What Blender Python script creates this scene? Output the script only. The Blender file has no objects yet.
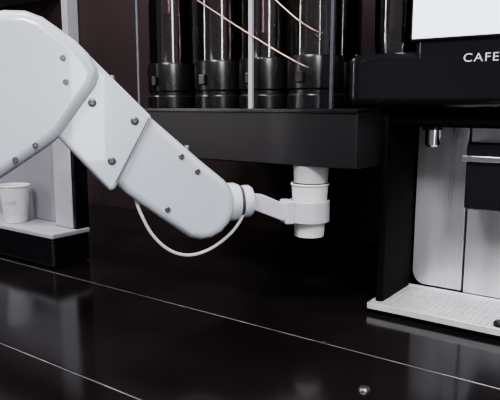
import bpy, bmesh, math
from mathutils import Vector as V, Matrix
D=bpy.data; S=bpy.context.scene
try: S.view_settings.look='AgX - Medium High Contrast'
except Exception: pass
def link(o,parent=None):
    S.collection.objects.link(o)
    if parent: o.parent=parent
    return o
def empty(name,loc=(0,0,0)):
    o=D.objects.new(name,None); o.location=loc; o.empty_display_size=.05; return link(o)
# ---------- materials
def mat(name,col,rough=.5,metal=0,noise=0,nscale=20,bump=0,bscale=80,coat=0,trans=0,emis=None,es=0,spec=.5,stretch=None):
    m=D.materials.new(name); m.use_nodes=True; nt=m.node_tree; b=nt.nodes['Principled BSDF']
    b.inputs['Base Color'].default_value=(*col,1); b.inputs['Roughness'].default_value=rough
    b.inputs['Metallic'].default_value=metal; b.inputs['Coat Weight'].default_value=coat
    b.inputs['Transmission Weight'].default_value=trans; b.inputs['Specular IOR Level'].default_value=spec
    if emis: b.inputs['Emission Color'].default_value=(*emis,1); b.inputs['Emission Strength'].default_value=es
    tc=nt.nodes.new('ShaderNodeTexCoord')
    if noise:
        n=nt.nodes.new('ShaderNodeTexNoise'); n.inputs['Scale'].default_value=nscale; n.inputs['Detail'].default_value=5
        if stretch:
            mp=nt.nodes.new('ShaderNodeMapping'); mp.inputs['Scale'].default_value=stretch
            nt.links.new(tc.outputs['Object'],mp.inputs['Vector']); nt.links.new(mp.outputs['Vector'],n.inputs['Vector'])
        else: nt.links.new(tc.outputs['Object'],n.inputs['Vector'])
        r=nt.nodes.new('ShaderNodeValToRGB'); r.color_ramp.elements[0].position=.3; r.color_ramp.elements[1].position=.7
        r.color_ramp.elements[0].color=(*[c*(1-noise) for c in col],1); r.color_ramp.elements[1].color=(*[min(1,c*(1+noise)) for c in col],1)
        nt.links.new(n.outputs['Fac'],r.inputs['Fac']); nt.links.new(r.outputs['Color'],b.inputs['Base Color'])
        mr=nt.nodes.new('ShaderNodeMapRange'); mr.inputs['To Min'].default_value=max(.02,rough*(1-noise*.5)); mr.inputs['To Max'].default_value=min(1,rough*(1+noise*.5))
        nt.links.new(n.outputs['Fac'],mr.inputs['Value']); nt.links.new(mr.outputs['Result'],b.inputs['Roughness'])
    if bump:
        n2=nt.nodes.new('ShaderNodeTexNoise'); n2.inputs['Scale'].default_value=bscale
        nt.links.new(tc.outputs['Object'],n2.inputs['Vector'])
        bp=nt.nodes.new('ShaderNodeBump'); bp.inputs['Strength'].default_value=bump; bp.inputs['Distance'].default_value=.002
        nt.links.new(n2.outputs['Fac'],bp.inputs['Height']); nt.links.new(bp.outputs['Normal'],b.inputs['Normal'])
    return m
M_white=mat('robot_white',(.62,.65,.71),.22,noise=.06,nscale=5,coat=.5)
M_white2=mat('robot_white_wrist',(.70,.72,.77),.2,noise=.03,coat=.4)
M_seam=mat('seam_dark',(.05,.05,.055),.6,noise=.1)
M_screw=mat('screw_steel',(.16,.16,.18),.35,metal=.8,noise=.1,nscale=200)
M_black=mat('machine_black',(.010,.009,.011),.12,noise=.2,nscale=6,coat=.3)
M_blackm=mat('collar_black',(.008,.007,.008),.28,noise=.25,nscale=30)
M_matte=mat('matte_black',(.004,.003,.0035),.7,noise=.2,nscale=8,spec=.12)
M_shelf=mat('shelf_charcoal',(.011,.009,.0105),.4,noise=.25,nscale=4)
M_counter=mat('counter_black',(.010,.008,.009),.12,noise=.5,nscale=2.6,bump=.05,bscale=25)
M_seamc=mat('seam_metal',(.36,.34,.34),.45,metal=.3,noise=.4,nscale=30)
M_wall=mat('wall_dark',(.022,.010,.010),.7,noise=.5,nscale=2)
M_steel=mat('brushed_steel',(.80,.79,.80),.28,metal=.7,noise=.18,nscale=6,stretch=(4,4,.4))
M_chrome=mat('chrome',(.8,.8,.82),.15,metal=1,noise=.05)
M_stud=mat('stud_steel',(.35,.35,.36),.3,metal=.9,noise=.1)
M_tray=mat('tray_steel',(.92,.92,.93),.34,metal=.4,noise=.06,nscale=40)
M_paper=mat('paper_white',(.76,.75,.75),.7,noise=.03,nscale=60)
M_spout=mat('spout_plastic',(.55,.54,.55),.5,noise=.04,nscale=30)
M_grip=mat('gripper_plastic',(.60,.60,.64),.3,noise=.08,nscale=20)
M_ink=mat('ink_grey',(.38,.38,.40),.6,noise=.1)
M_logo=mat('logo_white',(.7,.7,.7),.5,noise=.02)
M_screen=mat('screen_white',(.8,.85,.9),.25,noise=.02,emis=(.86,.93,1),es=1.2)
M_reflection=mat('reflection_line_metal',(.75,.50,.40),.3,metal=.8,noise=.1,nscale=20)  # coppery tone for the modelled reflection lines across the canisters
M_platform=mat('platform_white',(.44,.44,.46),.45,noise=.08)
M_cabg=mat('panel_grey',(.28,.27,.30),.55,noise=.15,nscale=5)
M_cable=mat('cable_grey',(.62,.62,.62),.45,noise=.05)
M_floor=mat('floor_grey',(.12,.11,.11),.5,noise=.3,nscale=3)
M_ceil=mat('ceiling_grey',(.10,.10,.11),.8,noise=.1)
M_bean=D.materials.new('coffee_beans'); M_bean.use_nodes=True; nt=M_bean.node_tree; b=nt.nodes['Principled BSDF']
tc=nt.nodes.new('ShaderNodeTexCoord'); vo=nt.nodes.new('ShaderNodeTexVoronoi'); vo.inputs['Scale'].default_value=100
nt.links.new(tc.outputs['Object'],vo.inputs['Vector'])
rp=nt.nodes.new('ShaderNodeValToRGB'); rp.color_ramp.elements[0].color=(.20,.065,.045,1); rp.color_ramp.elements[1].color=(.025,.010,.008,1); rp.color_ramp.elements[1].position=.75
nt.links.new(vo.outputs['Distance'],rp.inputs['Fac']); nt.links.new(rp.outputs['Color'],b.inputs['Base Color'])
bp=nt.nodes.new('ShaderNodeBump'); bp.inputs['Strength'].default_value=.6; bp.inputs['Distance'].default_value=-.003
nt.links.new(vo.outputs['Distance'],bp.inputs['Height']); nt.links.new(bp.outputs['Normal'],b.inputs['Normal']); b.inputs['Roughness'].default_value=.35
M_glass=D.materials.new('clear_acrylic'); M_glass.use_nodes=True; nt=M_glass.node_tree; nt.nodes.remove(nt.nodes['Principled BSDF'])
tr=nt.nodes.new('ShaderNodeBsdfTransparent'); tr.inputs[0].default_value=(.82,.74,.72,1)
gl=nt.nodes.new('ShaderNodeBsdfGlossy'); gl.inputs['Roughness'].default_value=.10
fr=nt.nodes.new('ShaderNodeFresnel'); fr.inputs[0].default_value=2.4
mx=nt.nodes.new('ShaderNodeMixShader'); out=nt.nodes['Material Output']
nt.links.new(fr.outputs[0],mx.inputs[0]); nt.links.new(tr.outputs[0],mx.inputs[1]); nt.links.new(gl.outputs[0],mx.inputs[2]); nt.links.new(mx.outputs[0],out.inputs[0])

# ---------- mesh helpers
def finish(name,bm,m,parent=None,bevel=0,seg=3,smooth=True,loc=None):
    bmesh.ops.recalc_face_normals(bm,faces=bm.faces)
    me=D.meshes.new(name); bm.to_mesh(me); bm.free(); me.materials.append(m)
    o=D.objects.new(name,me); link(o,parent)
    if loc: o.location=loc
    if smooth:
        for p in me.polygons: p.use_smooth=True
        try: me.set_sharp_from_angle(angle=math.radians(40))
        except Exception: pass
    if bevel:
        b=o.modifiers.new('bevel','BEVEL'); b.width=bevel; b.segments=seg; b.limit_method='ANGLE'; b.angle_limit=math.radians(35); b.harden_normals=True
    return o
def box(name,lo,hi,m,parent=None,bevel=.002,seg=2):
    bm=bmesh.new(); bmesh.ops.create_cube(bm,size=1)
    c=[(a+b)/2 for a,b in zip(lo,hi)]; s=[b-a for a,b in zip(lo,hi)]
    for v in bm.verts: v.co=V([v.co[i]*s[i] for i in range(3)])
    return finish(name,bm,m,parent,bevel,seg,loc=c)
def prism(name,pts,y0,y1,m,parent=None,bevel=.008,seg=4):
    bm=bmesh.new(); a=[bm.verts.new((x,y0,z)) for x,z in pts]; b=[bm.verts.new((x,y1,z)) for x,z in pts]
    bm.faces.new(a); bm.faces.new(b[::-1]); n=len(pts)
    for i in range(n): bm.faces.new((a[i],b[i],b[(i+1)%n],a[(i+1)%n]))
    return finish(name,bm,m,parent,bevel,seg)
def lathe(name,prof,m,parent=None,loc=(0,0,0),axis='Z',n=48,rot=None):
    bm=bmesh.new(); rings=[]
    for r,z in prof:
        rings.append([bm.verts.new((r*math.cos(2*math.pi*i/n),r*math.sin(2*math.pi*i/n),z)) for i in range(n)])
    for k in range(len(rings)-1):
        for i in range(n): bm.faces.new((rings[k][i],rings[k][(i+1)%n],rings[k+1][(i+1)%n],rings[k+1][i]))
    if axis=='Y': bmesh.ops.rotate(bm,verts=bm.verts,matrix=Matrix.Rotation(math.pi/2,3,'X'))
    if axis=='X': bmesh.ops.rotate(bm,verts=bm.verts,matrix=Matrix.Rotation(math.pi/2,3,'Y'))
    if rot: bmesh.ops.rotate(bm,verts=bm.verts,matrix=Matrix.Rotation(*rot))
    return finish(name,bm,m,parent,loc=loc)
def tube(name,pts,r,m,parent=None):
    cu=D.curves.new(name,'CURVE'); cu.dimensions='3D'; cu.bevel_depth=r; cu.bevel_resolution=4; cu.use_fill_caps=True
    sp=cu.splines.new('NURBS'); sp.points.add(len(pts)-1)
    for i,p in enumerate(pts): sp.points[i].co=(*p,1)
    sp.use_endpoint_u=True; sp.order_u=3; cu.materials.append(m); cu.resolution_u=10
    return link(D.objects.new(name,cu),parent)
def arc(cx,cz,r,a0,a1,n=8):
    return [(cx+r*math.cos(math.radians(a0+(a1-a0)*i/n)),cz+r*math.sin(math.radians(a0+(a1-a0)*i/n))) for i in range(n+1)]

# ---------- room
box('floor',(-4,-2.5,-.95),(3,1.9,-.9),M_floor,bevel=0)
box('wall_back',(-4,1.8,-.9),(3,1.9,2.4),M_wall,bevel=0)
box('wall_left',(-4.1,-2.5,-.9),(-4,1.9,2.4),M_wall,bevel=0)
box('ceiling',(-4,-2.5,2.4),(3,1.9,2.5),M_ceil,bevel=0)
# ---------- counter
ct=empty('counter')
box('countertop_rear',(-3.2,.9675,-.04),(1.2,1.79,0),M_counter,ct,.0015)
box('countertop_mid',(-3.2,.6042,-.04),(1.2,.9655,0),M_counter,ct,.0015)
box('countertop_front',(-3.2,.06,-.04),(1.2,.6020,0),M_counter,ct,.0015)
box('seam_rear',(-3.2,.9655,-.03),(1.2,.9675,-.0006),M_seamc,ct,0)
box('seam_front',(-3.2,.6020,-.03),(1.2,.6042,-.001),M_seamc,ct,0)
box('cabinet',(-3.2,.1,-.9),(1.2,1.79,-.04),M_blackm,ct,.003)
lathe('stud',[(.0095,0),(.0095,.002),(.007,.005),(.003,.0055),(.0001,.0055)],M_stud,ct,(-.381,.835,0))
box('seam_joint',(-.533,.962,-.0005),(-.525,.972,.0006),M_seam,ct,.0002)

# ---------- shelf
sh=empty('canister_shelf')
box('shelf_body',(-1.30,1.08,.323),(-.525,1.79,.436),M_shelf,sh,.003)
box('shelf_top_lip',(-1.30,1.076,.434),(-.525,1.79,.442),M_blackm,sh,.0015)
# ---------- canisters
def canister(x,y,fill,top=.95,z0=.443,R=.058):
    c=empty('bean_canister',(x,y,z0))
    lathe('collar',[(.001,0),(R*1.1,0),(R*1.1,.028),(R*1.04,.032),(R*1.04,.04),(R*1.1,.044),(R*1.1,.108),(R*1.06,.114),(R,.114)],M_blackm,c)
    lathe('tube',[(R,.1),(R,top-z0),(R-.003,top-z0),(R-.003,.1)],M_glass,c)
    lathe('beans',[(R-.005,.095),(R-.005,fill-.01),(R-.02,fill),(.0005,fill+.006)],M_bean,c)
    lathe('lid',[(.001,top-z0+.03),(R*1.05,top-z0+.03),(R*1.05,top-z0-.01),(R,top-z0-.01)],M_blackm,c)
    box('knob',(-.010,-R*1.12-.008,.055),(.010,-R*1.08,.08),M_blackm,c,.003)
    return c
for x,f in [(-1.13,.24),(-.965,.34),(-.825,.17),(-.69,.36)]: canister(x,1.2,f)
for x,f in [(-1.2,.3),(-1.05,.2),(-.90,.33),(-.75,.2)]: canister(x,1.42,f)
fr_=empty('canister_frame')
for i,(x,y) in enumerate([(-.80,1.105),(-1.155,1.105),(-.60,1.11)]):
    w=.0035 if i else .005
    box('post_%d'%i,(x-w,y-.004,.442),(x+w,y+.004,1.0),M_platform if i==0 else M_screw,fr_,.001)
tube('reflection_line_1',[(-1.0,1.1,.72),(-.928,1.1,.677),(-.8,1.1,.603),(-.67,1.1,.5326),(-.66,1.12,.528)],.0014,M_reflection,fr_)  # reflection on the canister glass, modelled as a thin solid line
tube('reflection_line_2',[(-.80,1.1,.73),(-.734,1.1,.669),(-.6475,1.1,.602),(-.635,1.13,.598)],.0014,M_reflection,fr_)  # second glass reflection, also built as solid geometry

# ---------- coffee machine
cm=empty('coffee_machine')
box('head_plinth',(-.60,1.17,.444),(.02,1.62,.556),M_black,cm,.022,6)
box('head_body',(-.455,1.1705,.47),(.02,1.62,.98),M_black,cm,.02,5)
box('underside',(-.515,1.21,.405),(.0,1.60,.45),M_matte,cm,.01,3)
box('side_wall',(-.53,1.20,.001),(-.512,1.60,.45),M_matte,cm,.006,3)
box('side_wall_far',(-.02,1.20,.001),(.005,1.60,.45),M_matte,cm,.008,3)
box('rear_wall',(-.52,1.40,.001),(0,1.60,.45),M_matte,cm,.003)
prism('splash_panel',[(-.508,.415),(-.508,.055)]+arc(-.478,.055,.030,180,270,6)+[(-.392,.025),(-.392,.415)],1.368,1.385,M_steel,cm,.002,2)
box('splash_panel_wide',(-.386,1.362,.025),(-.02,1.385,.415),M_steel,cm,.002)
box('drip_base',(-.53,1.18,.001),(-.0,1.40,.014),M_blackm,cm,.003)
box('tray_rim_front',(-.535,1.172,.010),(0,1.180,.024),M_tray,cm,.001)
box('tray_rim_rear',(-.535,1.356,.012),(0,1.362,.024),M_tray,cm,.001)
box('tray_rim_side',(-.535,1.172,.012),(-.528,1.362,.024),M_tray,cm,.001)
bm=bmesh.new()
def addb(lo,hi):
    r=bmesh.ops.create_cube(bm,size=1)
    for v in r['verts']: v.co=V([(lo[i]+hi[i])/2+v.co[i]*(hi[i]-lo[i]) for i in range(3)])
x=-.528
while x<-.01: addb((x,1.18,.016),(x+.0065,1.357,.021)); x+=.0115
y=1.18
while y<1.355: addb((-.53,y,.0155),(0,y+.007,.0205)); y+=.015
finish('tray_grid',bm,M_tray,cm,smooth=False)
lathe('tray_knob',[(.012,0),(.012,.008),(.009,.011),(.001,.011)],M_blackm,cm,(-.265,1.20,.02))
box('spout_block',(-.366,1.26,.235),(-.22,1.365,.375),M_black,cm,.006)
box('spout_trim',(-.372,1.25,.336),(-.215,1.275,.348),M_chrome,cm,.002)
lathe('nozzle',[(.001,.362),(.012,.362),(.016,.366),(.016,.41)],M_chrome,cm,(-.44,1.27,0))
lathe('nozzle_collar',[(.022,.398),(.022,.41),(.001,.41)],M_blackm,cm,(-.44,1.27,0))
box('screen_bezel',(-.459,1.164,.571),(-.045,1.174,.90),M_black,cm,.004)
box('screen',(-.453,1.161,.577),(-.05,1.167,.895),M_screen,cm,.001)
def text(body,name,size,m,parent,loc,rot,ext=.0006,sx=1.0):
    cu=D.curves.new(name,'FONT'); cu.body=body; cu.size=size; cu.extrude=ext; cu.materials.append(m); cu.space_character=1.15
    o=D.objects.new(name,cu); link(o,parent); o.location=loc; o.rotation_euler=rot; o.scale=(sx,1,1); return o
text('CAFEBAR','logo',.022,M_logo,cm,(-.355,1.169,.530),(math.pi/2,0,0),ext=.0003,sx=1.15)
def hopper(x,y):
    c=empty('bean_hopper',(x,y,.557)); R=.052
    lathe('glass',[(R*.92,0),(R,.03),(R,.4),(R-.003,.4),(R-.003,.03),(R*.9,.002)],M_glass,c)
    lathe('beans',[(R*.88,.002),(R-.006,.03),(R-.006,.05),(.001,.06)],M_bean,c)
    lathe('core',[(.026,.05),(.026,.39),(.001,.39)],M_platform,c)
    lathe('lid',[(.001,.42),(R*1.05,.42),(R*1.05,.39),(R,.39)],M_blackm,c)
hopper(-.525,1.27)

# ---------- cups
def cup(name,x,y,z,rb=.030,rt=.041,h=.10,logo=False):
    c=empty(name,(x,y,z))
    lathe('body',[(.001,.006),(rb-.002,.006),(rb-.001,0),(rb,0),(rt,h-.004),(rt+.002,h-.003),(rt+.0025,h-.001),(rt+.0015,h+.001),(rt-.001,h),(rb-.001,.008),(.001,.008)],M_paper,c)
    if logo:
        cu=D.curves.new('t','FONT'); cu.body=logo; cu.size=.015; cu.extrude=.0002; cu.align_x='CENTER'
        t=D.objects.new('t',cu); S.collection.objects.link(t); bpy.context.view_layer.update()
        me=D.meshes.new_from_object(t); D.objects.remove(t)
        for v in me.vertices:
            zz=v.co.y+h*.5; r=rb+(rt-rb)*zz/h+.0004+v.co.z
            a=math.radians(-52)+v.co.x/r
            v.co=V((r*math.cos(a),r*math.sin(a),zz))
        me.materials.clear(); me.materials.append(M_ink); link(D.objects.new('label',me),c)
    return c
cup('paper_cup',-.652,1.118,.168,rb=.032,rt=.0395,h=.115)
lathe('dispenser_spout',[(.039,.323),(.039,.318),(.038,.316),(.0365,.2855),(.033,.2855),(.033,.323)],M_spout,sh,(-.652,1.122,0))
cup('paper_cup',-1.625,1.03,.101,rb=.032,rt=.044,h=.112,logo='CAFE')
# ---------- cup station at left
cs=empty('cup_station')
box('base',(-1.95,.985,.001),(-1.385,1.11,.085),M_black,cs,.006)
box('platform',(-1.95,.98,.085),(-1.38,1.11,.1),M_platform,cs,.004)
box('rear_panel',(-1.95,1.095,.1),(-1.47,1.11,.45),M_cabg,cs,.003)
box('side_post',(-1.475,1.06,.1),(-1.395,1.11,.45),M_platform,cs,.005)
box('side_edge',(-1.395,1.062,.1),(-1.382,1.11,.45),M_blackm,cs,.003)
box('top_cover',(-1.97,1.0,.45),(-1.37,1.11,.48),M_black,cs,.006)
cb=empty('wall_cabinet')
box('carcass',(-3.2,1.6,.93),(-2.37,1.79,1.6),M_cabg,cb,.004)
box('door_left',(-3.19,1.585,.94),(-2.79,1.6,1.59),M_cabg,cb,.003)
box('door_right',(-2.78,1.585,.94),(-2.38,1.6,1.59),M_cabg,cb,.003)
box('trim_1',(-2.30,1.74,-.9),(-2.26,1.80,2.4),M_platform,None,.003)

# ---------- robot arm
ra=empty('robot_arm',(-.9757,.676,.001))
Ax=V((.595,.805,0)).normalized(); ra.rotation_euler=(0,0,math.atan2(Ax.y,Ax.x))
up=[(-.56,.10),(-.50,.235),(-.40,.345),(-.236,.474),(-.165,.54),(-.12,.578),(-.08,.598),(-.045,.609),(-.01,.6095),(.018,.600),(.042,.583),(.071,.562),(.092,.540),(.108,.516),(.110,.500),(.104,.482),(.070,.437),(.040,.396),(.022,.380),(.002,.366),(-.066,.321),(-.164,.265),(-.30,.180),(-.40,.10)]
prism('upper_link',up,-.07,.055,M_white,ra,.022,6)
f1=[(.02,.55),(.072,.560),(.112,.519),(.199,.431),(.205,.424),(.132,.296),(.126,.288),(.118,.292),(.03,.395)]
prism('forearm_shell',f1,-.055,.055,M_white,ra,.010,4)
f2=[(.185,.442),(.205,.424),(.295,.344),(.345,.302),(.360,.285),(.367,.262),(.366,.235),(.356,.212),(.340,.195),(.318,.184),(.296,.182),(.272,.188),(.214,.233),(.150,.283),(.125,.31)]
prism('forearm_link',f2,-.048,.048,M_white,ra,.018,5)
def line(name,a,b,y,w=.0012,m=M_seam):
    a=V(a);b=V(b);d=(b-a).normalized();n=V((-d.y,d.x))*w
    return prism(name,[tuple(a+n),tuple(b+n),tuple(b-n),tuple(a-n)],y-.0006,y+.002,m,ra,0,2)
line('seam_1',(.197,.426),(.132,.306),-.055,.0008)
def screw(name,s,z,y,r=.0075,m=M_screw):
    lathe(name,[(r*1.25,0),(r*1.25,.001),(r,.002),(r*.55,.002),(r*.5,.0005),(.0002,.0005)],m,ra,(s,y,z),axis='Y',n=24)
for i,(s,z) in enumerate([(.095,.453),(.126,.347),(.170,.420)]): screw('screw_f%d'%i,s,z,-.0555,.006)
for i,(s,z) in enumerate([(.229,.249),(.258,.351),(.289,.321)]): screw('screw_g%d'%i,s,z,-.0485,.0045)
for i,(s,z) in enumerate([(.048,.530),(.051,.489),(-.005,.380),(-.039,.355),(-.15,.31)]): screw('screw_u%d'%i,s,z,-.0705,.004)
for i,(s,z) in enumerate([(.135,.497),(.275,.364)]):
    lathe('top_stud_%d'%i,[(.006,-.004),(.006,.004),(.004,.007),(.0003,.007)],M_screw,ra,(s,-.02,z))
lathe('elbow_boss',[(.062,0),(.062,.016),(.055,.022),(.0005,.022)],M_white,ra,(-.01,.055,.49),axis='Y',rot=(math.pi,3,'X'))
lathe('wrist_hub',[(.001,-.075),(.034,-.07),(.040,-.055),(.040,-.010),(.036,0),(.001,.0)],M_white2,ra,(.385,0,.250),axis='X')
lathe('wrist_ring',[(.030,-.002),(.0325,.0),(.0325,.006),(.030,.008)],M_seam,ra,(.385,0,.250),axis='X')
lathe('wrist_flange',[(.030,.008),(.034,.010),(.034,.022),(.030,.028),(.020,.030),(.001,.030)],M_white2,ra,(.385,0,.250),axis='X')
prism('gripper_arm',[(.412,.266),(.440,.262),(.480,.244),(.497,.240),(.497,.202),(.478,.206),(.435,.224),(.412,.234)],-.014,.014,M_grip,ra,.003,3)
def ringseg(name,a0,a1,r0,r1,z0,z1,m,parent,cx,cy=0,n=36):
    bm=bmesh.new(); L=[]
    for i in range(n+1):
        a=math.radians(a0+(a1-a0)*i/n); c,s=math.cos(a),math.sin(a)
        L.append([bm.verts.new((cx+r*c,cy+r*s,z)) for r,z in ((r0,z0),(r1,z0),(r1,z1),(r0,z1))])
    for i in range(n):
        for k in range(4): bm.faces.new((L[i][k],L[i][(k+1)%4],L[i+1][(k+1)%4],L[i+1][k]))
    bm.faces.new(L[0]); bm.faces.new(L[-1][::-1])
    return finish(name,bm,m,parent,.0015,2)
ringseg('gripper_finger_near',187,345,.0385,.045,.200,.246,M_grip,ra,.545)
ringseg('gripper_finger_far',15,173,.0385,.045,.200,.246,M_grip,ra,.545)
box('gripper_palm',(.484,-.022,.198),(.505,.022,.248),M_grip,ra,.004)
tube('cable',[(.165,0,.30),(.169,-.02,.272),(.180,-.03,.238),(.200,-.03,.195),(.235,-.03,.160),(.275,-.03,.148),(.315,-.03,.158),(.350,-.03,.180),(.378,-.025,.205),(.392,-.015,.225)],.0034,M_cable,ra)
lathe('shoulder_hub',[(.001,-.075),(.085,-.075),(.09,-.065),(.09,.065),(.085,.075),(.001,.075)],M_white,ra,(-.47,0,.16),axis='Y')
lathe('pedestal',[(.001,0),(.12,0),(.12,.02),(.095,.03),(.09,.10),(.08,.12),(.001,.12)],M_white,ra,(-.47,0,0))

# ---------- lights
def area(name,loc,tgt,size,power,col=(1,1,1),sy=None):
    l=D.lights.new(name,'AREA'); l.energy=power; l.size=size; l.color=col
    if sy: l.shape='RECTANGLE'; l.size_y=sy
    o=D.objects.new(name,l); link(o); o.location=loc
    o.rotation_euler=(V(tgt)-V(loc)).to_track_quat('-Z','Y').to_euler(); return o
area('ceiling_light',(-.7,-.6,2.25),(-.9,.8,.4),.7,62,(.90,.94,1))
area('ceiling_light',(.9,-.5,1.9),(-.5,1.2,.2),.5,42,(1,.97,.98))
area('ceiling_light',(-2.3,.6,2.2),(-1.3,.9,.2),.6,24,(1,.92,.95))
area('ceiling_light',(-.8,.8,2.3),(-.8,1.0,0),.35,16,(1,.9,.85))
area('added_highlight_strip',(1.7,-1.0,1.0),(-.7,1.2,.5),.22,18,(.95,.97,1),sy=1.9)  # added unseen lamp, gives the canisters a tall vertical highlight
area('added_highlight_strip',(-3.0,-1.2,1.1),(-.9,1.2,.5),.18,18,(1,.95,.95),sy=1.9)  # second added lamp out of view, for streaks on the cylinders
w=D.worlds.new('world'); S.world=w; w.use_nodes=True
w.node_tree.nodes['Background'].inputs[0].default_value=(.5,.5,.56,1); w.node_tree.nodes['Background'].inputs[1].default_value=.34
# ---------- camera
cam=D.cameras.new('camera'); cam.sensor_width=36; cam.lens=36*600/500; cam.clip_start=.02
co=D.objects.new('camera',cam); link(co); co.location=(0,0,.45); co.rotation_euler=(math.radians(81),0,math.radians(36)); S.camera=co
